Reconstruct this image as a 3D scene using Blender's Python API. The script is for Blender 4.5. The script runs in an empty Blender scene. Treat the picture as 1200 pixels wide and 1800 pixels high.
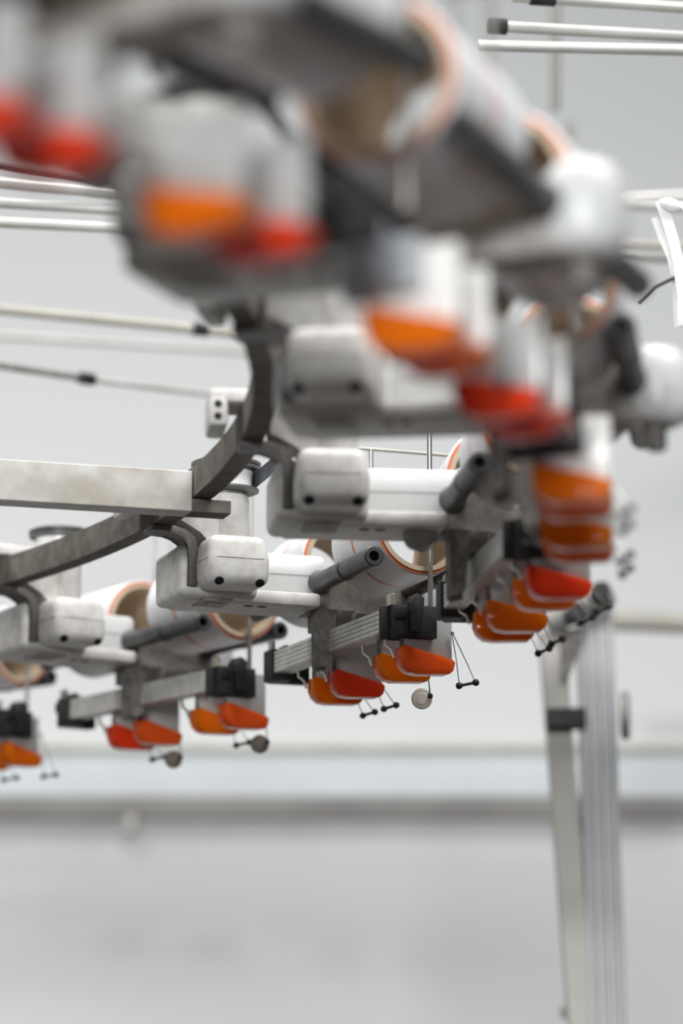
import bpy, bmesh, math, random
from mathutils import Vector, Matrix
random.seed(7)
S = bpy.context.scene
COL = S.collection

# ------------------------------------------------------------------ camera
CAM_Z = 1.5                                   # eye height above the floor, metres
FPX, PITCH = 5507.0, 0.199                    # focal length in pixels of the 1200x1800 frame
cam = bpy.data.cameras.new('camera'); camo = bpy.data.objects.new('camera', cam); COL.objects.link(camo)
camo.location = (0, 0, CAM_Z); camo.rotation_euler = (math.pi/2 + PITCH, 0, 0)
cam.sensor_fit = 'VERTICAL'; cam.sensor_height = 36; cam.sensor_width = 24
cam.lens = FPX/1800*36; cam.clip_start = .05; cam.clip_end = 100
cam.dof.use_dof = True; cam.dof.focus_distance = 3.075; cam.dof.aperture_fstop = 2.9
S.camera = camo

# ------------------------------------------------------------------ light
w = bpy.data.worlds.new('world'); S.world = w; w.use_nodes = True
w.node_tree.nodes['Background'].inputs[0].default_value = (.93, .97, 1, 1)
w.node_tree.nodes['Background'].inputs[1].default_value = .10
def area(name, loc, target, sx, sy, power, color=(1, 1, 1), spread=2.1):
    l = bpy.data.lights.new(name, 'AREA'); l.shape = 'RECTANGLE'; l.size = sx; l.size_y = sy
    l.energy = power; l.color = color; l.spread = spread
    o = bpy.data.objects.new(name, l); COL.objects.link(o); o.location = loc
    o.rotation_euler = (Vector(target)-Vector(loc)).to_track_quat('-Z', 'Y').to_euler()
    return o
area('ceiling_light', (.9, 2.1, 4.7), (.5, 2.4, 2), 1.2, 3.0, 80, (1, .99, .97), 2.3)
area('ceiling_light', (-2.2, 3.0, 4.9), (-1.6, 3.2, 2), 1.2, 3.4, 68, (1, .99, .97), 2.3)
area('wall_fill_light', (-.2, 4.5, 5.6), (-.2, 6, 2.6), 9.0, .3, 11, (.97, .99, 1), 2.6)  # added fill, no fixture there; lifts the back wall
area('front_fill_light', (-.6, -6.0, 2.9), (.0, 3.0, 2.0), 3.4, 1.4, 270, (.98, .99, 1), 2.4)  # added fill behind the camera; brightens the front faces
area('wall_shadow_light', (-1.2, -6.5, 2.5), (-.4, 6, 1.5), .3, .3, 70, (1, .98, .95))  # added source, unseen; throws the ring's soft shadow on the wall
S.view_settings.view_transform = 'Standard'; S.view_settings.look = 'None'
S.view_settings.gamma = 1; S.view_settings.use_curve_mapping = False
S.view_settings.exposure = 0.1
S.cycles.use_denoising = True
S.cycles.max_bounces = 8

# ------------------------------------------------------------------ materials
def mat(name, color, rough=.5, metal=0., color2=None, nscale=30., bump=0., detail=4., lo=.4, hi=.65, spec=.5, trans=0.):
    m = bpy.data.materials.new(name); m.use_nodes = True
    nt = m.node_tree; b = nt.nodes['Principled BSDF']
    b.inputs['Base Color'].default_value = (*color, 1); b.inputs['Roughness'].default_value = rough
    b.inputs['Metallic'].default_value = metal; b.inputs['Specular IOR Level'].default_value = spec
    tc = nt.nodes.new('ShaderNodeTexCoord')
    n = nt.nodes.new('ShaderNodeTexNoise'); n.inputs['Scale'].default_value = nscale; n.inputs['Detail'].default_value = detail
    nt.links.new(tc.outputs['Object'], n.inputs['Vector'])
    if color2:
        r = nt.nodes.new('ShaderNodeValToRGB')
        r.color_ramp.elements[0].position = lo; r.color_ramp.elements[1].position = hi
        r.color_ramp.elements[0].color = (*color2, 1); r.color_ramp.elements[1].color = (*color, 1)
        nt.links.new(n.outputs['Fac'], r.inputs['Fac']); nt.links.new(r.outputs['Color'], b.inputs['Base Color'])
    if bump:
        n2 = nt.nodes.new('ShaderNodeTexNoise'); n2.inputs['Scale'].default_value = nscale*14; n2.inputs['Detail'].default_value = 3
        nt.links.new(tc.outputs['Object'], n2.inputs['Vector'])
        bp = nt.nodes.new('ShaderNodeBump'); bp.inputs['Strength'].default_value = bump; bp.inputs['Distance'].default_value = .0006
        nt.links.new(n2.outputs['Fac'], bp.inputs['Height']); nt.links.new(bp.outputs['Normal'], b.inputs['Normal'])
    return m
M = {}
M['cast'] = mat('cast_aluminium', (.76, .75, .73), .42, 0, (.60, .575, .545), 75, .45, 7, .3, .62, spec=.35)
M['castdark'] = mat('dark_cast_aluminium', (.30, .285, .27), .62, 0, (.17, .155, .14), 90, .35, spec=.25)
M['paint'] = mat('white_powder_paint', (.66, .68, .69), .35, 0, (.60, .61, .61), 18, .15)
M['arm'] = mat('grey_arm_paint', (.44, .43, .41), .6, 0, (.33, .31, .29), 90, .2, spec=.3)
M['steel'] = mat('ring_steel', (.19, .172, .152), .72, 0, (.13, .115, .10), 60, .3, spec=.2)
M['spoke'] = mat('spoke_steel', (.60, .59, .56), .5, .1, (.42, .39, .34), 24, .25, 8, .36, .6)
M['clipgrey'] = mat('grey_clip_plastic', (.42, .44, .47), .5)
M['jaw'] = mat('shaded_jaw_metal', (.15, .14, .13), .5, .3, (.10, .09, .085), 26, .3)  # darker than the casting: shade on the jaw put into its colour
M['black'] = mat('black_rubber', (.016, .016, .018), .6, 0, (.032, .032, .032), 60, .4, spec=.3)
M['pulleyblack'] = mat('pulley_dark_plastic', (.075, .075, .075), .4, 0, (.12, .12, .115), 40, .2)
M['whiteplastic'] = mat('white_plastic', (.82, .82, .80), .3)
M['roller'] = mat('roller_dark_metal', (.055, .056, .058), .42, .2, (.085, .085, .085), 60, .2)
M['bore'] = mat('black_bore', (.006, .006, .006), .7)
M['plate'] = mat('sensor_plate_grey', (.52, .525, .52), .32, .15, (.47, .47, .46), 25, 0)
M['chrome'] = mat('wire_metal', (.62, .60, .56), .25, .9)
M['rod'] = mat('rod_metal', (.48, .46, .43), .3, .8)
M['tab'] = mat('brass_tab', (.52, .49, .42), .35, .6)
M['ceramic'] = mat('ceramic_disc', (.74, .70, .62), .5)
M['brownwheel'] = mat('grimy_disc', (.20, .18, .14), .5, 0, (.12, .11, .09), 80)
M['belt'] = mat('belt_blue_black', (.035, .045, .06), .5, 0, (.055, .06, .07), 50, .3)
M['bar'] = mat('grey_extrusion', (.60, .595, .58), .45, .1, (.48, .47, .455), 60, .15)
M['core'] = mat('cardboard_core', (.62, .51, .38), .7, 0, (.54, .43, .31), 30, .2)
M['orange'] = mat('orange_print', (.80, .17, .045), .5)
M['tubegrey'] = mat('aluminium_tube', (.60, .60, .585), .42, .3, (.51, .50, .47), 12, .1)
M['tubebrown'] = mat('dull_tube', (.50, .48, .43), .5, .2, (.42, .40, .35), 12, .1)
M['posta'] = mat('galvanised_post', (.33, .325, .30), .5, .3, (.27, .26, .24), 9, .1)
M['postb'] = mat('aluminium_profile', (.33, .33, .345), .45, .3, (.28, .28, .285), 9, .1)
M['beam'] = mat('beam_pale_blue', (.62, .66, .68), .5, 0, (.57, .60, .62), 4)
M['beamdark'] = mat('beam_dark_edge', (.20, .19, .185), .6, 0, (.26, .25, .24), 6)
M['ribbon'] = mat('white_ribbon', (.86, .86, .86), .7, 0, (.76, .76, .77), 60, .3)
M['wall'] = mat('white_wall_panel', (.725, .74, .745), .55, 0, (.71, .726, .73), 1.2)
M['floor'] = mat('factory_floor', (.05, .042, .035), .5, 0, (.036, .031, .027), 2)
M['yarnthread'] = mat('white_thread', (.9, .9, .9), .7)
def yarn_mat():
    m = mat('white_yarn_wrap', (.85, .86, .87), .38, 0)
    nt = m.node_tree; b = nt.nodes['Principled BSDF']; N = nt.nodes.new; L = nt.links.new
    tc = N('ShaderNodeTexCoord'); sp = N('ShaderNodeSeparateXYZ'); L(tc.outputs['Object'], sp.inputs[0])
    wv = N('ShaderNodeTexNoise'); wv.noise_dimensions = '1D'; wv.inputs['Scale'].default_value = 900; wv.inputs['Detail'].default_value = 3
    L(sp.outputs['Y'], wv.inputs['W'])
    bp = N('ShaderNodeBump'); bp.inputs['Strength'].default_value = .35; bp.inputs['Distance'].default_value = .0005
    L(wv.outputs['Fac'], bp.inputs['Height']); L(bp.outputs['Normal'], b.inputs['Normal'])
    # printed orange line of the tube showing through the thin yarn along one arc
    d = N('ShaderNodeMath'); d.operation = 'ADD'; d.inputs[1].default_value = -.004; L(sp.outputs['Y'], d.inputs[0])
    a = N('ShaderNodeMath'); a.operation = 'ABSOLUTE'; L(d.outputs[0], a.inputs[0])
    lt = N('ShaderNodeMath'); lt.operation = 'LESS_THAN'; lt.inputs[1].default_value = .0024; L(a.outputs[0], lt.inputs[0])
    nz = N('ShaderNodeTexNoise'); nz.inputs['Scale'].default_value = 9; L(tc.outputs['Object'], nz.inputs['Vector'])
    rp = N('ShaderNodeValToRGB'); rp.color_ramp.elements[0].position = .42; rp.color_ramp.elements[1].position = .56
    L(nz.outputs['Fac'], rp.inputs[0])
    mu = N('ShaderNodeMath'); mu.operation = 'MULTIPLY'; L(lt.outputs[0], mu.inputs[0]); L(rp.outputs[0], mu.inputs[1])
    mx = N('ShaderNodeMixRGB'); mx.inputs[1].default_value = (.83, .84, .86, 1); mx.inputs[2].default_value = (.78, .15, .05, 1)
    L(mu.outputs[0], mx.inputs[0]); L(mx.outputs[0], b.inputs['Base Color'])
    return m
M['yarn'] = yarn_mat()
def lens_mat(name, c):
    m = bpy.data.materials.new(name); m.use_nodes = True; nt = m.node_tree; nt.nodes.clear(); N = nt.nodes.new; L = nt.links.new
    out = N('ShaderNodeOutputMaterial')
    df = N('ShaderNodeBsdfDiffuse'); df.inputs[0].default_value = (*c, 1)
    tr = N('ShaderNodeBsdfTranslucent'); tr.inputs[0].default_value = (*c, 1)
    gl = N('ShaderNodeBsdfGlossy'); gl.inputs['Roughness'].default_value = .12
    m1 = N('ShaderNodeMixShader'); m1.inputs[0].default_value = .5; L(df.outputs[0], m1.inputs[1]); L(tr.outputs[0], m1.inputs[2])
    fr = N('ShaderNodeFresnel'); fr.inputs[0].default_value = 1.22
    m2 = N('ShaderNodeMixShader'); L(fr.outputs[0], m2.inputs[0]); L(m1.outputs[0], m2.inputs[1]); L(gl.outputs[0], m2.inputs[2])
    L(m2.outputs[0], out.inputs[0])
    return m
M['red'] = lens_mat('red_lens', (.97, .085, .025))
M['redor'] = lens_mat('red_orange_lens', (1, .17, .03))
M['amber'] = lens_mat('amber_lens', (1, .26, .012))

# ------------------------------------------------------------------ mesh helpers (local frame in mm: r outwards, t along the ring, z up)
def V(r, t, z): return Vector((r*.001, -t*.001, z*.001))
def VB(r, t, z): return V(r+.042*(t-62), t, z)     # the bar stands a little askew to its feeder
def link(name, me_or_bm, m, parent=None):
    if isinstance(me_or_bm, bmesh.types.BMesh):
        bm = me_or_bm; bmesh.ops.recalc_face_normals(bm, faces=bm.faces[:])
        me = bpy.data.meshes.new(name); bm.to_mesh(me); bm.free()
        me.materials.append(m)
    else: me = me_or_bm
    o = bpy.data.objects.new(name, me); COL.objects.link(o)
    if parent: o.parent = parent
    return o
def tag(o, label=None, cat=None, group=None, kind=None):
    for k, v in (('label', label), ('category', cat), ('group', group), ('kind', kind)):
        if v: o[k] = v
    return o
def smooth(o, ang=40):
    me = o.data
    me.polygons.foreach_set('use_smooth', [True]*len(me.polygons))
    try: me.set_sharp_from_angle(angle=math.radians(ang))
    except Exception: pass
    return o
def addbox(bm, r0, r1, t0, t1, z0, z1, bev=0., seg=2, P=V):
    t = bmesh.new()
    vs = [t.verts.new(P(r, tt, z)) for r in (r0, r1) for tt in (t0, t1) for z in (z0, z1)]
    for f in ((0,1,3,2),(4,6,7,5),(0,4,5,1),(2,3,7,6),(0,2,6,4),(1,5,7,3)): t.faces.new([vs[i] for i in f])
    if bev: bmesh.ops.bevel(t, geom=t.edges[:]+t.verts[:], offset=bev*.001, segments=seg, affect='EDGES', profile=.5)
    merge(bm, t)
def merge(bm, t):
    me = bpy.data.meshes.new('tmp'); t.to_mesh(me); t.free(); bm.from_mesh(me); bpy.data.meshes.remove(me)
def addprism(bm, poly, t0, t1, bev=0., P=None, seg=2):
    """polygon in (r,z) extruded along t"""
    P = P or V
    t = bmesh.new()
    a = [t.verts.new(P(r, t0, z)) for r, z in poly]; b = [t.verts.new(P(r, t1, z)) for r, z in poly]
    n = len(poly); t.faces.new(a); t.faces.new(b[::-1])
    for i in range(n): t.faces.new((a[i], b[i], b[(i+1) % n], a[(i+1) % n]))
    if bev: bmesh.ops.bevel(t, geom=t.edges[:], offset=bev*.001, segments=seg, affect='EDGES', profile=.5)
    merge(bm, t)
def addlathe(bm, prof, origin, axis, n=32, closed=False):
    """profile [(radius, height)] in mm round an axis through origin (already a Vector in metres)"""
    ax = Vector(axis).normalized(); u = ax.orthogonal().normalized(); v = ax.cross(u)
    rings = []
    for rad, h in prof:
        if rad <= 1e-6: rings.append([bm.verts.new(origin+ax*h*.001)])
        else: rings.append([bm.verts.new(origin+ax*h*.001+(u*math.cos(2*math.pi*i/n)+v*math.sin(2*math.pi*i/n))*rad*.001) for i in range(n)])
    pairs = list(zip(rings, rings[1:]))
    if closed: pairs.append((rings[-1], rings[0]))
    for A, B in pairs:
        for i in range(n):
            j = (i+1) % n
            if len(A) == 1 and len(B) == 1: continue
            if len(A) == 1: bm.faces.new((A[0], B[j], B[i]))
            elif len(B) == 1: bm.faces.new((A[i], A[j], B[0]))
            else: bm.faces.new((A[i], A[j], B[j], B[i]))
def addcyl(bm, a, b, rad, n=16, bev=0.):
    d = b-a; L = d.length*1000
    prof = [(0, 0), (rad-bev, 0), (rad, bev), (rad, L-bev), (rad-bev, L), (0, L)] if bev else [(0, 0), (rad, 0), (rad, L), (0, L)]
    addlathe(bm, prof, a, d, n)
def addpath(bm, pts, rad, n=8):
    """round wire through points (metres), rad in mm"""
    prev = None; T0 = None
    for i, p in enumerate(pts):
        d = (pts[min(i+1, len(pts)-1)]-pts[max(i-1, 0)]).normalized()
        if T0 is None: u = d.orthogonal().normalized()
        else: u = (u-d*u.dot(d)).normalized()
        T0 = d; v = d.cross(u)
        ring = [bm.verts.new(p+(u*math.cos(2*math.pi*k/n)+v*math.sin(2*math.pi*k/n))*rad*.001) for k in range(n)]
        if prev:
            for k in range(n): bm.faces.new((prev[k], prev[(k+1) % n], ring[(k+1) % n], ring[k]))
        else: bm.faces.new(ring[::-1])
        prev = ring
    bm.faces.new(prev)
def addribbon(bm, pts, wdirs, width, thick):
    """flat band through points; wdirs width direction per point; mm"""
    rows = []
    for i, p in enumerate(pts):
        d = (pts[min(i+1, len(pts)-1)]-pts[max(i-1, 0)]).normalized(); wv = wdirs[i].normalized(); nrm = d.cross(wv).normalized()
        hw, ht = width*.0005, thick*.0005
        rows.append([bm.verts.new(p+wv*hw+nrm*ht), bm.verts.new(p-wv*hw+nrm*ht), bm.verts.new(p-wv*hw-nrm*ht), bm.verts.new(p+wv*hw-nrm*ht)])
    for A, B in zip(rows, rows[1:]):
        for k in range(4): bm.faces.new((A[k], A[(k+1) % 4], B[(k+1) % 4], B[k]))
    bm.faces.new(rows[0]); bm.faces.new(rows[-1][::-1])

def at(x, y, d):
    """point seen at pixel (x,y) at depth d along the optical axis"""
    a, b = (x-600)/FPX, (900-y)/FPX; c, s = math.cos(PITCH), math.sin(PITCH)
    return Vector((a*d, (c-b*s)*d, (s+b*c)*d+CAM_Z))
def at_z(x, y, z):
    """point at pixel (x,y) lying at world height z"""
    p = at(x, y, 1); return Vector((0, 0, CAM_Z))+(p-Vector((0, 0, CAM_Z)))*((z-CAM_Z)/(p.z-CAM_Z))

# ------------------------------------------------------------------ the machine's ring
CX, CY, RB, PHI0, DPHI, HZ = -1.6987, 2.4520, 1.69828, .108, .241, CAM_Z+.5635
def phi(k): return PHI0+DPHI*k
def unit_matrix(k):
    a = phi(k)
    return Matrix.Translation((CX+RB*math.cos(a), CY+RB*math.sin(a), HZ)) @ Matrix.Rotation(a, 4, 'Z')

# ---- setting
bm = bmesh.new()
addbox(bm, -9000, 9000, -6160, -6000, 0, 6500)
tag(link('wall_back', bm, M['wall']), kind='structure')
bm = bmesh.new(); addbox(bm, -9000, 9000, -6000, 9000, -60, 0)
tag(link('floor', bm, M['floor']), kind='structure')

# ---- ring + spoke
ring = bpy.data.objects.new('feeder_ring', None); COL.objects.link(ring); ring.location = (CX, CY, HZ+.04)
tag(ring, 'large dark steel ring with a pale spoke carrying the feeders overhead', 'ring')
bm = bmesh.new()
N = 220; prof = [(RB-.072, .0005), (RB-.0715, 0), (RB-.0525, 0), (RB-.052, .0005), (RB-.052, .030), (RB-.072, .030)]
rows = []
for i in range(N):
    a = 2*math.pi*i/N
    rows.append([bm.verts.new((q*math.cos(a), q*math.sin(a), z)) for q, z in prof])
for i in range(N):
    A, B = rows[i], rows[(i+1) % N]
    for k in range(6): bm.faces.new((A[k], A[(k+1) % 6], B[(k+1) % 6], B[k]))
smooth(link('ring_bar', bm, M['steel'], ring), 30)
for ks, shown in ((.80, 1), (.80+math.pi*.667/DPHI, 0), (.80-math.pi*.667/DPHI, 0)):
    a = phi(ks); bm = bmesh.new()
    # spoke along the radius; tongue runs on below the ring, coloured dark for its shade
    q0, q1, q2 = 300, RB*1000-73, RB*1000-34
    addprism(bm, [(q0, -14), (q1, -14), (q1, 25), (q0, 25)], -15, 15, .8)
    o = link('spoke', bm, M['spoke'], ring); o.rotation_euler.z = a
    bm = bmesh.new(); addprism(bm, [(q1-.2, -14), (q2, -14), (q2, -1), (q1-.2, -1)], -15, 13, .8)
    o = link('shaded_tongue', bm, M['steel'], ring); o.rotation_euler.z = a
bm = bmesh.new(); addlathe(bm, [(0, -20), (330, -20), (340, -10), (340, 30), (330, 40), (0, 40)], Vector((0, 0, 0)), (0, 0, 1), 48)
smooth(link('hub', bm, M['castdark'], ring))

# ------------------------------------------------------------------ one feeder
T0, T1, TC, RI, RO, ZR, RR = -100, 62, -119, 121, 223, 1, 10
def empty(name, k):
    o = bpy.data.objects.new(name, None); COL.objects.link(o); o.matrix_world = unit_matrix(k); return o

def make_feeder():
    u = bpy.data.objects.new('yarn_feeder', None); COL.objects.link(u)
    # --- clamp round the ring
    bm = bmesh.new()
    addbox(bm, -102, -22, -92, -34, 71.5, 84, 4)
    addbox(bm, -102, -85, -92, -34, 50, 80, 4)
    addprism(bm, [(-48, 84), (-20, 84), (2, 74), (2, 30), (-14, 20), (-24, 36), (-48, 44)], -80, -42, 2)
    cl = smooth(link('ring_clamp', bm, M['cast'], u))
    for z in (58, 69):
        bm = bmesh.new(); addcyl(bm, V(-94, -36, z), V(-94, -33.6, z), 3.6, 12, .3)
        link('clamp_screw', bm, M['bore'], cl)
    # hook: the lower jaw under the ring curving down to the body
    bm = bmesh.new()
    outer = [(-74, 39.5), (-52, 39.5), (-42, 36.5), (-35, 30), (-32, 22), (-31.5, 8), (-32, -20)]
    inner = [(-74, 34), (-54, 33.5), (-46, 31), (-41, 26), (-38.5, 18), (-38, 6), (-38.5, -20)]
    outer = [(a+(5 if i > 2 else 2.5 if i == 2 else 0), b) for i, (a, b) in enumerate(outer)]; inner = [(a+(2.5 if i > 2 else 0), b) for i, (a, b) in enumerate(inner)]
    addprism(bm, outer+inner[::-1], -76, -44, .8)
    smooth(link('clamp_jaw', bm, M['jaw'], u))
    # --- body
    bm = bmesh.new()
    addbox(bm, -43, 40, -142, -50, -29, 25, 8, 3)
    addbox(bm, -30, 112, -141, -66, -30, -16, 4, 2)
    body = smooth(link('housing', bm, M['cast'], u))
    bm = bmesh.new(); addbox(bm, -16, 16, -100, -58, -31.2, -29, .8, 1)
    addbox(bm, -7, 9, -86, -70, -32, -30.6, .4, 1)
    link('embossed_plate', bm, M['arm'], body)
    for r_ in (40, 54):
        bm = bmesh.new(); addcyl(bm, V(r_, -84, -30.4), V(r_, -84, -29.4), 5, 14)
        link('screw_hole', bm, M['bore'], body)
    # gearbox cover, two halves with a seam
    bm = bmesh.new(); t = bmesh.new()
    L3 = []
    for z, ins in ((-24, .8), (2.35, 0), (27, 5)):
        L3.append([t.verts.new(V(*q)) for q in ((-28+ins*.5, -52, z), (36-ins*.5, -52, z), (36-ins*.5, -ins, z), (-28+ins*.5, -ins, z))])
    t.faces.new(L3[0]); t.faces.new(L3[2][::-1])
    for A, B in zip(L3, L3[1:]):
        for i in range(4): t.faces.new((A[i], A[(i+1) % 4], B[(i+1) % 4], B[i]))
    ed = [e for e in t.edges if not (abs(e.verts[0].co.z-.00235) < 1e-6 and abs(e.verts[1].co.z-.00235) < 1e-6)]
    bmesh.ops.bevel(t, geom=ed, offset=.010, segments=5, affect='EDGES', profile=.5)
    merge(bm, t)
    g = smooth(link('gear_cover', bm, M['cast'], u), 60)
    bm = bmesh.new()
    t = bmesh.new(); pl = []
    for (cx, cy, a0) in ((25, -11, 0), (-17, -11, 90)):
        for i in range(7):
            an = math.radians(a0+i*15); pl.append((cx+11.2*math.cos(an), cy+11.2*math.sin(an)))
    pl += [(-28.2, -48), (36.2, -48)]
    A = [t.verts.new(V(x, y, 2.0)) for x, y in pl]; B = [t.verts.new(V(x, y, 2.7)) for x, y in pl]
    t.faces.new(A); t.faces.new(B[::-1])
    for i in range(len(pl)): t.faces.new((A[i], B[i], B[(i+1) % len(pl)], A[(i+1) % len(pl)]))
    merge(bm, t); link('cover_seam', bm, M['castdark'], g)
    for r_ in (-17, 25):
        bm = bmesh.new(); addlathe(bm, [(0, -2), (4.6, -2), (4.6, .7), (0, .7)], V(r_, -3.9, -21), V(0, 1, -1), 16)
        link('screw_hole', bm, M['bore'], g)
    # --- pulley post and pulley
    bm = bmesh.new()
    addlathe(bm, [(26, 18), (24.5, 32), (24, 60), (23.5, 73), (22, 76), (0, 76)], V(8, -62, 0), (0, 0, 1), 32)
    smooth(link('pulley_post', bm, M['cast'], u))
    bm = bmesh.new()
    addlathe(bm, [(0, 76), (20, 76), (20, 79), (30, 79.5), (33.5, 81), (33.5, 83), (26, 84), (25.5, 94), (27, 101), (35, 102.5), (35, 105), (33, 106), (35.5, 107.5), (35.5, 110), (31, 112), (0, 112)], V(8, -62, 0), (0, 0, 1), 40)
    pu = smooth(link('pulley', bm, M['pulleyblack'], u), 30)
    bm = bmesh.new()
    addlathe(bm, [(26.2, 84.2), (26.6, 86), (26.3, 92), (27.3, 100.8)], V(8, -62, 0), (0, 0, 1), 40)
    smooth(link('pulley_wheel', bm, M['whiteplastic'], pu), 60)
    # --- white cover block and arm
    bm = bmesh.new()
    t = bmesh.new(); L3 = []
    for z, tf, re in ((-16, -100, 114), (-12, -98, 117), (7.7, -98, 126), (27, -103, 128), (30, -106, 126)):
        L3.append([t.verts.new(V(*q)) for q in ((34, -142, z), (re, -142, z), (re, tf, z), (34, tf, z))])
    t.faces.new(L3[0]); t.faces.new(L3[-1][::-1])
    for A, B in zip(L3, L3[1:]):
        for i in range(4): t.faces.new((A[i], A[(i+1) % 4], B[(i+1) % 4], B[i]))
    bmesh.ops.bevel(t, geom=[e for e in t.edges if abs(e.verts[0].co.z-e.verts[1].co.z) > .002], offset=.002, segments=2, affect='EDGES')
    merge(bm, t)
    cv = smooth(link('arm_cover', bm, M['paint'], u))
    bm = bmesh.new(); addbox(bm, 36, 126.2, -130, -97.6, 7.4, 8.0)
    link('cover_seam', bm, M['plate'], cv)
    # arm: plan outline with rounded outer end
    pl = [(108, -100), (236, -97)]
    for i in range(1, 12):
        an = math.radians(90-i*15); pl.append((236+23*math.cos(an), -119+23*math.sin(an)))
    pl += [(236, -141), (108, -138)]
    t = bmesh.new(); A = [t.verts.new(V(x, y, -30)) for x, y in pl]; B = [t.verts.new(V(x, y, 14)) for x, y in pl]
    t.faces.new(A); t.faces.new(B[::-1])
    for i in range(len(pl)): t.faces.new((A[i], B[i], B[(i+1) % len(pl)], A[(i+1) % len(pl)]))
    bmesh.ops.bevel(t, geom=t.edges[:], offset=.003, segments=2, affect='EDGES')
    bm = bmesh.new(); merge(bm, t)
    arm = smooth(link('arm', bm, M['arm'], u), 50)
    bm = bmesh.new()
    addlathe(bm, [(0, -31), (16, -31), (24, -27), (27, -18), (27.5, 8), (25, 20), (18, 28), (8, 31), (0, 31.5)], V(240, -119, 0), (0, 0, 1), 36)
    cap = smooth(link('end_cap', bm, M['paint'], u), 80)
    bm = bmesh.new(); addlathe(bm, [(0, -50), (6, -50), (8, -48), (8, -34), (11, -32), (11, -30.5), (0, -30.5)], V(240, -119, 0), (0, 0, 1), 18)
    smooth(link('cap_bolt', bm, M['castdark'], cap))
    # --- four driven rollers
    for rr in (RI, RO):
        for sgn in (1, -1):
            def tt(x): return TC+sgn*(x-TC)
            bm = bmesh.new(); a = V(rr, tt(T0), ZR); ax = V(rr, tt(T1), ZR)-a; Ln = ax.length*1000
            addlathe(bm, [(6, 0), (12.5, 0), (12.8, 4), (11.2, 9), (RR, 14), (RR, Ln*.48), (RR+1, Ln*.49), (RR+1, Ln*.52), (RR, Ln*.53),
                          (RR, Ln-1.2), (RR-1, Ln), (5.2, Ln), (5.2, Ln-14), (0, Ln-14)], a, ax, 20)
            ro = smooth(link('roller', bm, M['roller'], u), 16)
            bm = bmesh.new(); addlathe(bm, [(0, Ln-13.5), (5.0, Ln-13.5), (5.0, Ln-3), (4.6, Ln-3), (4.6, Ln-13), (0, Ln-13)], a, ax, 16)
            link('bore', bm, M['bore'], ro)
    # --- hanger and ribbed bar
    bm = bmesh.new()
    addprism(bm, [(115, -29), (130, -29), (130, -88), (119, -91), (116, -87)], -108, -101, 1)
    addprism(bm, [(115, -29), (119, -29), (119, -88), (117, -87)], -106, -80, .6)
    addprism(bm, [(117, -29), (134, -29), (129, -84), (119, -89)], -82, -79, .6)
    addbox(bm, 118, 156, -128, -84, -48, -28, 2)
    smooth(link('hanger', bm, M['castdark'], u))
    bm = bmesh.new()
    rib = []
    for i in range(5):
        z = -50.5-i*4.6
        rib += [(131, z-.2), (131, z-3.7), (131.8, z-4.0), (131.8, z-4.5)]
    addprism(bm, [(150, -50)]+rib+[(131, -74), (150, -74)], -258, 60, P=VB)
    smooth(link('sensor_bar', bm, M['bar'], u), 20)
    # small fittings between arm and bar
    bm = bmesh.new(); addbox(bm, 150, 168, -96, -70, -46, -32, 2); addbox(bm, 156, 164, -70, -40, -44, -38, 1)
    smooth(link('cable_block', bm, M['castdark'], u))
    # --- end clips
    for sgn, t0 in ((1, 60), (-1, -258)):
        def q(a): return t0+sgn*a
        bm = bmesh.new()
        W = lambda r, t, z: VB(r, t, z)
        addbox(bm, 137, 181, q(0), q(16), -80, -48, 1.6, 2, W)
        addbox(bm, 128, 152, q(-5 if sgn > 0 else -24), q(1), -81, -47.5, 1.4, 2, W)
        addprism(bm, [(150, -46), (156, -37), (164, -42), (161, -76), (151, -75)], q(4), q(25), 1.4, W)
        addbox(bm, 135, 148, q(15), q(17.5), -62, -50.5, .8, 2, W)
        c = smooth(link('end_clip', bm, M['black'], u), 30)
        bm = bmesh.new(); addbox(bm, 136, 140, q(-4), q(8), -48, -36, .6, 1, VB)
        tb = link('metal_tab', bm, M['tab'], c)
    # --- tall guide rods
    bm = bmesh.new(); addcyl(bm, V(177, 69, -47), V(177, 69, 150), 2.6, 12)
    smooth(link('guide_rod', bm, M['rod'], u))
    for rr, rad in ((160, 1.6), (183, 2.4)):
        bm = bmesh.new(); addcyl(bm, V(rr, -112, 14), V(rr, -112, 148), rad, 12)
        smooth(link('guide_rod', bm, M['rod'], u))
    bm = bmesh.new(); addcyl(bm, V(152, -112, 149), V(282, -112, 149), 1.8, 12)
    smooth(link('cross_rod', bm, M['rod'], u))
    return u

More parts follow.
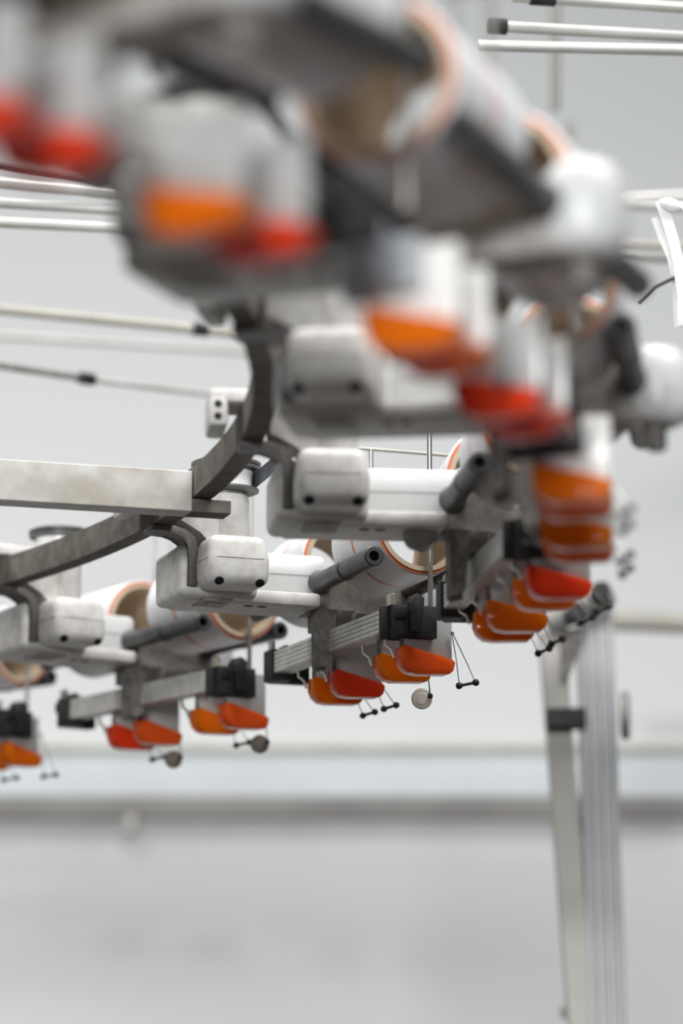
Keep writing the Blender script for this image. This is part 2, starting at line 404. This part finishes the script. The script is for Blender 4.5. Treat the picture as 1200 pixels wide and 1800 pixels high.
# sensor pieces, local to t = 0 of each sensor
def sensor_meshes():
    d = {}
    bm = bmesh.new()
    addprism(bm, [(150, -46), (201, -46), (201, -92), (194, -94.5), (150, -83)], -3.5, 3.5, .8)
    d['plate'] = bm_mesh('sensor_plate', bm, M['plate'])
    d['plate_lit'] = d['plate'].copy(); d['plate_lit'].materials[0] = M['whiteplastic']  # lit copy: bright reflection on these plates put into the colour
    prof = [(146, -82), (150, -80.8), (199, -93.0), (202, -96), (200, -104), (196, -107.5), (164, -108.5), (155, -107), (149, -102), (146, -95)]
    for nm, m in (('red', M['red']), ('redor', M['redor']), ('amber', M['amber'])):
        bm = bmesh.new(); addprism(bm, prof, -10, 10, 1.0)
        # fine vertical ribs moulded into the lens
        for i in range(17):
            r_ = 151+i*2.7; zt = -84-(r_-150)*.249
            addprism(bm, [(r_, zt), (r_+.9, zt-.2), (r_+.9, -104.5), (r_, -104.5)], 9.6, 10.6)
        d['lens_'+nm] = bm_mesh('lens', bm, m)
    bm = bmesh.new(); addcyl(bm, V(149, 2, -52), V(149, 2, -81), 2.4, 10); d['pin'] = bm_mesh('pin', bm, M['castdark'])
    bm = bmesh.new()
    addribbon(bm, [V(133, -4, -72), V(134, -4, -80), V(140, -4, -84), V(143, -4, -92)], [V(0, 1, 0)]*4, 5, 1.2)
    d['hook'] = bm_mesh('spring_hook', bm, M['tab'])
    bm = bmesh.new()
    addpath(bm, [V(197, -6, -96), V(207, -7, -117)], .55, 6); addpath(bm, [V(200, 6, -96), V(214, 7, -115)], .55, 6)
    d['feeler_short'] = bm_mesh('feeler', bm, M['chrome'])
    bm = bmesh.new()
    addpath(bm, [V(199, 8, -67), V(203, 9, -92), V(207, 7, -118)], .55, 6); addpath(bm, [V(199, 10, -67), V(214, 10, -96), V(222, 12, -115)], .55, 6)
    addlathe(bm, [(0, -2), (1.6, -1.4), (2, 0), (1.6, 1.4), (0, 2)], V(199, 9, -67), (0, 0, 1), 10)
    d['feeler_long'] = bm_mesh('feeler', bm, M['chrome'])
    def dumb(a, b):
        bm = bmesh.new(); L = (b-a).length*1000
        addlathe(bm, [(0, -3.4), (2.6, -2.6), (3.6, 0), (2.6, 2.6), (1.5, 3.4), (1.5, L-3.4), (2.6, L-2.6), (3.6, L), (2.6, L+2.6), (0, L+3.4)], a, b-a, 14)
        return bm_mesh('feeler_bobbin', bm, M['black'])
    d['bob_short'] = dumb(V(207, -8, -117), V(214, 9, -115)); d['bob_long'] = dumb(V(207, 6, -118), V(222, 13, -115))
    bm = bmesh.new()
    addlathe(bm, [(0, -2), (9, -2), (10.5, -.5), (10.5, .5), (9, 2), (6, 2.2), (5.5, 3), (2, 3.2), (0, 3.2)], V(193, 4, -124), V(-.28, 1, -.15), 28)
    d['disc'] = bm_mesh('guide_disc', bm, M['ceramic'])
    d['disc_brown'] = d['disc'].copy(); d['disc_brown'].materials[0] = M['brownwheel']
    bm = bmesh.new(); addpath(bm, [V(197, 8, -92), V(200, 9, -120)], .6, 6); addlathe(bm, [(0, -2.8), (2.2, -2), (2.8, 0), (2.2, 2), (0, 2.8)], V(200, 9, -121.5), (0, 0, 1), 12)
    d['disc_wire'] = bm_mesh('feeler', bm, M['black'])
    return d
def bm_mesh(name, bm, m):
    bmesh.ops.recalc_face_normals(bm, faces=bm.faces[:])
    me = bpy.data.meshes.new(name); bm.to_mesh(me); bm.free(); me.materials.append(m)
    me.polygons.foreach_set('use_smooth', [True]*len(me.polygons)); me.set_sharp_from_angle(angle=math.radians(35))
    return me
SM = sensor_meshes()
SENSOR_T = (62, 6, -112, -168)
def shift(t): return .042*(t-62)
LENS = {'red': 'red translucent lens', 'redor': 'orange red translucent lens', 'amber': 'amber translucent lens'}
def add_sensors(u, lenses, foot, white=0):
    for i, (tpos, ln, ft) in enumerate(zip(SENSOR_T, lenses, foot)):
        p = link('sensor_plate', SM['plate_lit' if i < white else 'plate'], None, u); p.location = V(shift(tpos), tpos, -6)
        link('lens', SM['lens_'+ln], None, p)['label'] = LENS[ln]
        link('pin', SM['pin'], None, p); link('spring_hook', SM['hook'], None, p)
        if ft in ('short', 'long'):
            link('feeler', SM['feeler_'+ft], None, p); link('feeler_bobbin', SM['bob_'+ft], None, p)
        elif ft in ('disc', 'disc_brown'):
            link('feeler', SM['disc_wire'], None, p); link('guide_disc', SM[ft], None, p)

def copy_tree(o, parent=None):
    c = o.copy(); COL.objects.link(c); c.parent = parent
    for ch in list(o.children): copy_tree(ch, c)
    return c
FE = {
 -3: ('nearest yarn feeder, blurred, hanging at the upper left corner', ('red', 'red', 'amber', 'red'), ('short', 'short', 'short', 'short')),
 -2: ('second nearest yarn feeder, blurred, with brightly lit sensor plates above amber lenses', ('amber', 'amber', 'red', 'red'), ('short', 'short', 'short', 'short')),
 -1: ('blurred yarn feeder with bright white rounded end cap at far right', ('amber', 'amber', 'amber', 'amber'), ('short', 'short', 'short', 'short')),
 0: ('slightly blurred yarn feeder just above and right of the sharp one', ('red', 'amber', 'amber', 'amber'), ('short', 'short', 'short', 'short')),
 1: ('sharply focused yarn feeder beside the pale spoke end', ('redor', 'amber', 'red', 'amber'), ('long', 'disc', 'short', 'short')),
 2: ('blurred yarn feeder below the spoke, farther than the sharp one', ('redor', 'amber', 'redor', 'red'), ('disc_brown', 'short', 'disc_brown', 'short')),
 3: ('farthest yarn feeder, cut off by the lower left edge', ('amber', 'amber', 'redor', 'amber'), ('long', 'short', 'short', 'short')),
}
OFF = {0: (13, 0, -1), -1: (12, -12, -9), -2: (16, -15, -11), -3: (18, -45, -8)}
proto = make_feeder()
units = {}
for k in sorted(FE, key=lambda q: abs(q-1)):
    u = proto if k == 1 else copy_tree(proto)
    units[k] = u
for k, u in units.items():
    u.matrix_world = unit_matrix(k)
    lab, ln, ft = FE[k]
    tag(u, lab, 'yarn feeder', 'yarn feeders round the ring')
    add_sensors(u, ln, ft, {-2: 2, -1: 1}.get(k, 0))
    off = V(*OFF.get(k, (0, 0, 0)))          # each sensor bar is adjusted a little differently
    for ch in u.children:
        if ch.name.split('.')[0] in ('sensor_bar', 'end_clip', 'sensor_plate'): ch.location = ch.location+off
    if k == -2:                              # this one's outer clip is grey, not black
        c = [c for c in u.children if c.name.split('.')[0] == 'end_clip'][0]
        c.material_slots[0].link = 'OBJECT'; c.material_slots[0].material = M['clipgrey']; c['label'] = 'grey clip'
    for ch in [c for c in u.children if c.name.split('.')[0] == 'guide_rod'][:1]: ch.location = ch.location+Vector((off.x, 0, 0))
# adjusting knob under the arm of the feeder in front of the sharp one
bm = bmesh.new(); addlathe(bm, [(0, 0), (9, 0), (11, 3), (11, 24), (8, 26), (0, 26)], V(80, -88, -38), V(.75, -.3, .35), 20)
smooth(link('clamp_knob', bm, M['arm'], units[0]))

# ------------------------------------------------------------------ spools resting on the rollers
def spool_meshes():
    h = 63
    bm = bmesh.new(); addlathe(bm, [(46, -h), (49, -h), (50, -h+1), (50, h-1), (49, h), (46, h)], Vector(), (0, 1, 0), 72, True); a = bm_mesh('yarn_wrap', bm, M['yarn'])
    bm = bmesh.new(); addlathe(bm, [(41, -h-2), (45.6, -h-2), (45.8, -h), (45.8, h), (45.6, h+2), (41, h+2)], Vector(), (0, 1, 0), 72, True); b = bm_mesh('cardboard_core', bm, M['core'])
    c = []
    for s in (-1, 1):
        bm = bmesh.new(); addlathe(bm, [(46, s*(h+.2)), (48.2, s*(h+.2)), (48.2, s*(h+.8)), (46, s*(h+.8))], Vector(), (0, 1, 0), 72, True); c.append(bm_mesh('orange_rim', bm, M['orange']))
    return a, b, c
YA, CO, OR = spool_meshes()
ZS = ZR+math.sqrt((50+RR+1.05)**2-51**2)
SP = {
 (-3, 1): 'white yarn spool on the near rollers of the nearest feeder, top left', (-3, -1): 'white spool with orange rim at the top edge, behind the nearest arm',
 (-2, 1): 'blurred white spool with cream rim, on the second nearest feeder', (-2, -1): 'blurred bright white spool at the right of the second nearest arm',
 (-1, 1): 'white spool beside the dark vertical roller at right', (-1, -1): 'white spool behind the round white end cap at right',
 (0, 1): 'white spool standing over the amber and red lenses right of centre', (0, -1): 'white spool far side of the feeder just above the sharp one',
 (1, 1): 'sharp white spool with orange stripe and cream bore', (1, -1): 'white spool behind the cover of the sharp feeder',
 (2, 1): 'white spool with orange rim on the feeder below the spoke', (2, -1): 'white spool behind the box of the feeder below the spoke',
 (3, 1): 'white spool with orange rim cut by the left edge', (3, -1): 'farthest white spool, outside the left edge',
}
for (k, s), lab in SP.items():
    if (k, s) == (3, -1): continue
    o = bpy.data.objects.new('yarn_spool', None); COL.objects.link(o)
    tc_ = -2 if s > 0 else -219
    o.matrix_world = unit_matrix(k) @ Matrix.Translation(V(172, tc_, ZS)) @ Matrix.Rotation(random.uniform(0, 6.28), 4, 'Y')
    tag(o, lab, 'spool', 'white yarn spools on the feeder rollers')
    link('yarn_wrap', YA, None, o); link('cardboard_core', CO, None, o); [link('orange_rim', q, None, o) for q in OR]

# ------------------------------------------------------------------ drive belt from pulley to pulley
bm = bmesh.new(); pts = []; wd = []
for i in range(-16, 17):
    m = unit_matrix(i)
    for an in (-.12, 0, .12):
        pts.append(m @ V(8+28.6*math.cos(an), -62-28.6*math.sin(an), 93)); wd.append(Vector((0, 0, 1)))
addribbon(bm, pts, wd, 15, 2)
tag(link('drive_belt', bm, M['belt']), 'dark blue flat drive belt running from pulley to pulley', 'belt')

# ------------------------------------------------------------------ background: rails on the wall
def rail(name, y0, y1, px_m, depth, label, cat, parts):
    pass
def wall_z(y):
    a = (900-y)/FPX; c, s = math.cos(PITCH), math.sin(PITCH)
    return (s+a*c)/(c-a*s)*6.0+CAM_Z
beam = bpy.data.objects.new('wall_beam', None); COL.objects.link(beam); beam.location = (0, 6, wall_z(1400))
tag(beam, 'pale blue horizontal beam with a dark lower edge along the wall', 'beam')
def wb(name, ya, yb, dep, m, bev=2):
    bm = bmesh.new(); za, zb = (wall_z(yb)-beam.location.z)*1000, (wall_z(ya)-beam.location.z)*1000
    addbox(bm, -8000, 8000, 0, dep, za, zb, bev); o = link(name, bm, M[m], beam)
wb('top_lip', 1311, 1322, 26, 'tubebrown'); wb('upper_web', 1322, 1350, 12, 'beam'); wb('rib', 1350, 1368, 30, 'beam')
wb('lower_web', 1368, 1404, 40, 'beam'); wb('dark_edge', 1404, 1440, 44, 'beamdark')
bm = bmesh.new(); addbox(bm, -10, 10, 0, 30, -16, 16, 4)
o = link('cable_gland', bm, M['tubebrown'], beam); o.location = ((245-600)/FPX*6.2, -.02, wall_z(1452)-beam.location.z)

# ---- creel post at right
PD = 4.05
post = bpy.data.objects.new('creel_post', None); COL.objects.link(post)
base = at_z(1045, 2600, 0); yb = at(1050, 1400, PD).y; post.location = (at(1053, 1400, PD).x, yb, 0)
tag(post, 'tall grey aluminium post beside a thinner leaning strut at right', 'post')
def rel(p): return p-post.location
def vert(x, y0, y1, wpx, dep, m, name, dy=0, parent=None, x1=None):
    """upright bar seen from pixel rows y0..y1"""
    P0 = at(x, y0, PD); P1 = at(x1 if x1 else x, y1, PD)
    bm = bmesh.new(); hw = wpx/FPX*PD/2
    a = rel(P0); b = rel(P1); a.y = b.y = dy
    vs = []
    for p in (a, b):
        for sx, sy in ((-1, 0), (1, 0), (1, 1), (-1, 1)): vs.append(bm.verts.new(p+Vector((sx*hw, sy*dep*.001, 0))))
    for f in ((0, 1, 2, 3), (7, 6, 5, 4), (0, 4, 5, 1), (1, 5, 6, 2), (2, 6, 7, 3), (3, 7, 4, 0)): bm.faces.new([vs[i] for i in f])
    bmesh.ops.bevel(bm, geom=bm.edges[:], offset=.0012, segments=1, affect='EDGES')
    return link(name, bm, M[m], parent or post)
def xline(y, xa, ya, xb, yb_): return xa+(xb-xa)*(y-ya)/(yb_-ya)
# profile with slots: a back web and four front ribs
zfoot = 3150
vert(1083, zfoot, 1052, 64, 40, 'postb', 'profile_web', .004, None, 1051)
for i, xx in enumerate((1024, 1040, 1058, 1077)):
    vert(xx+30, zfoot, 1050, 10, 14, 'postb', 'profile_rib', -.002, None, xx)
vert(1098, zfoot, 1100, 46, 30, 'posta', 'strut', 0, None, 974)
bm = bmesh.new(); a, b = at(962, 1096, PD-.02), at(1072, 1040, PD-.05)
addcyl(bm, rel(a), rel(b), 17, 20, 2); smooth(link('top_arm', bm, M['posta'], post))
bm = bmesh.new(); a, b = at(988, 1115, PD-.01), at(1000, 1180, PD-.01)
addprism(bm, [(0, 0), (34, 6), (10, -60), (0, -62)], -10, 10, 1); o = link('gusset', bm, M['castdark'], post); o.location = rel(at(985, 1110, PD))
for x, y in ((1055, 1038), (1010, 1072)):
    bm = bmesh.new(); p = rel(at(x, y, PD-.09)); addcyl(bm, p, p+Vector((0, .05, 0)), 12, 14, 1); link('bolt', bm, M['black'], post)
def pbox(x0, x1, y0, y1, dep, m, name, dd=0., bev=2):
    a = rel(at(x0, y1, PD+dd)); b = rel(at(x1, y0, PD+dd)); bm = bmesh.new()
    addbox(bm, a.x*1000, b.x*1000, -a.y*1000, -a.y*1000+dep, a.z*1000, b.z*1000, bev); return link(name, bm, M[m], post)
pbox(958, 1026, 1250, 1284, 40, 'black', 'clamp_block', .02)
pbox(984, 1026, 1440, 1470, 14, 'posta', 'spacer', .02)
pbox(984, 1046, 1770, 1790, 24, 'posta', 'spacer', .02)
bm = bmesh.new(); p = rel(at(1090, 1258, PD)); addlathe(bm, [(0, 0), (28, 0), (32, 4), (32, 9), (28, 12), (0, 12)], p, (1, -.12, 0), 24)
smooth(link('hand_knob', bm, M['posta'], post))
# rail behind the post, running right
bm = bmesh.new(); a = at(1075, 1090, 4.9); b = at_z(1420, 1105, a.z)
addcyl(bm, a, b, 17, 16, 2)
tag(smooth(link('side_rail', bm, M['tubebrown'])), 'beige round rail running right from behind the grey post', 'rail')

# ---- thin tubes of the creel, upper corners
def tube(x0, y0, d0, x1, y1, wpx, m, label, caps=(), more=None):
    a = at(x0, y0, d0); b = at_z(x1, y1, a.z)
    o = bpy.data.objects.new('creel_tube', None); COL.objects.link(o); o.location = a
    tag(o, label, 'tube', 'aluminium creel tubes')
    bm = bmesh.new(); rad = wpx/FPX*d0*500
    addcyl(bm, Vector(), b-a, rad, 18, .6); smooth(link('tube_body', bm, M[m], o))
    if more:
        bm = bmesh.new(); addcyl(bm, b-a, at_z(more[0], more[1], a.z)-a, rad*.9, 18, .6); smooth(link('tube_end', bm, M[more[2]], o))
    for x, y, ln, k in caps:
        c = at_z(x, y, a.z)-a; dv = (b-a).normalized(); c = dv*c.dot(dv)
        bm = bmesh.new(); addcyl(bm, c-dv*ln*.0005, c+dv*ln*.0005, rad*k, 18, 1); smooth(link('tube_cap', bm, M['black'], o))
tube(868, 46, 3.35, 1230, 66, 20, 'tubegrey', 'bright tube with a black end cap at the top right', [(874, 47, 20, 1.45)])
tube(840, 80, 3.33, 1230, 89, 20, 'tubegrey', 'bright plain tube just below the capped one at top right')
tube(900, -6, 3.33, 1230, 16, 20, 'tubegrey', 'bright tube crossing the top right corner', [(952, -1, 28, 1.3)])
tube(-60, 281, 3.35, 180, 318, 14, 'roller', 'dark thin tube, topmost of the upper left tubes')
tube(-60, 315, 3.40, 260, 345, 22, 'tubegrey', 'white bright tube, second of the upper left tubes')
tube(-60, 353, 3.42, 260, 373, 19, 'tubegrey', 'pale tube, third of the upper left tubes')
tube(-60, 388, 3.44, 260, 404, 19, 'tubegrey', 'pale tube, lowest of the upper left bundle')
tube(-60, 538, 4.0, 460, 590, 18, 'tubebrown', 'brownish tube with a black clip near the ring', [(346, 583, 22, 1.35)])
tube(-60, 586, 4.6, 460, 620, 13, 'tubegrey', 'faint pale tube between the brownish and the dark one')
tube(-60, 634, 3.95, 160, 667, 13, 'castdark', 'dark thin tube with a black joint at left, lowest of the tubes at left', [(152, 666, 22, 1.7)], (460, 704, 'tubegrey'))
tube(1060, 357, 4.2, 1260, 366, 18, 'tubegrey', 'blurred tube behind the white ribbons')
tube(1060, 428, 4.2, 1260, 436, 16, 'tubebrown', 'blurred upper tube of the pair below the ribbon knot')
tube(1060, 450, 4.25, 1260, 455, 18, 'tubegrey', 'blurred lower tube of the pair below the ribbon knot')
bm = bmesh.new(); addpath(bm, [at(1122, 533, 3.3), at(1150, 505, 3.3), at(1190, 486, 3.3), at(1240, 470, 3.32)], 2.0, 8)
tag(smooth(link('thin_cable', bm, M['roller'])), 'thin dark cable leaving the roller end towards the right edge', 'cable')
bm = bmesh.new(); a = at(975, 195, 4.6); b = at(976, -60, 4.6); addcyl(bm, a, b, 7, 12)
tag(smooth(link('hanging_rod', bm, M['posta'])), 'faint vertical grey rod behind the top right tubes', 'rod')
# white ribbons tied round the tube
rb = bpy.data.objects.new('white_ribbon', None); COL.objects.link(rb); rb.location = at(1165, 350, 3.3)
tag(rb, 'white cloth ribbons knotted and hanging at the right edge', 'ribbon')
def strip(pts, wpx, tilt):
    bm = bmesh.new(); P = [at(x, y, d)-rb.location for x, y, d in pts]
    n = len(P); addribbon(bm, P, [Vector((1, tilt*.5*math.sin(i*.8), .15)) for i in range(n)], wpx/FPX*3300, 1.2)
    smooth(link('ribbon_strip', bm, M['ribbon'], rb))
strip([(1160, 352, 3.30), (1170, 380, 3.30), (1182, 420, 3.29), (1192, 460, 3.29), (1200, 520, 3.28), (1200, 572, 3.28)], 20, .4)
strip([(1152, 382, 3.32), (1164, 415, 3.32), (1180, 450, 3.31), (1190, 490, 3.31), (1193, 575, 3.31)], 17, -.5)
strip([(1162, 352, 3.31), (1185, 356, 3.31), (1206, 364, 3.31), (1225, 380, 3.3), (1222, 470, 3.3)], 20, .3)
bm = bmesh.new(); addlathe(bm, [(0, -12), (4, -10), (8, -3), (8, 5), (4, 11), (0, 12)], at(1176, 360, 3.3)-rb.location, (.8, .1, -.3), 16)
smooth(link('knot', bm, M['ribbon'], rb))
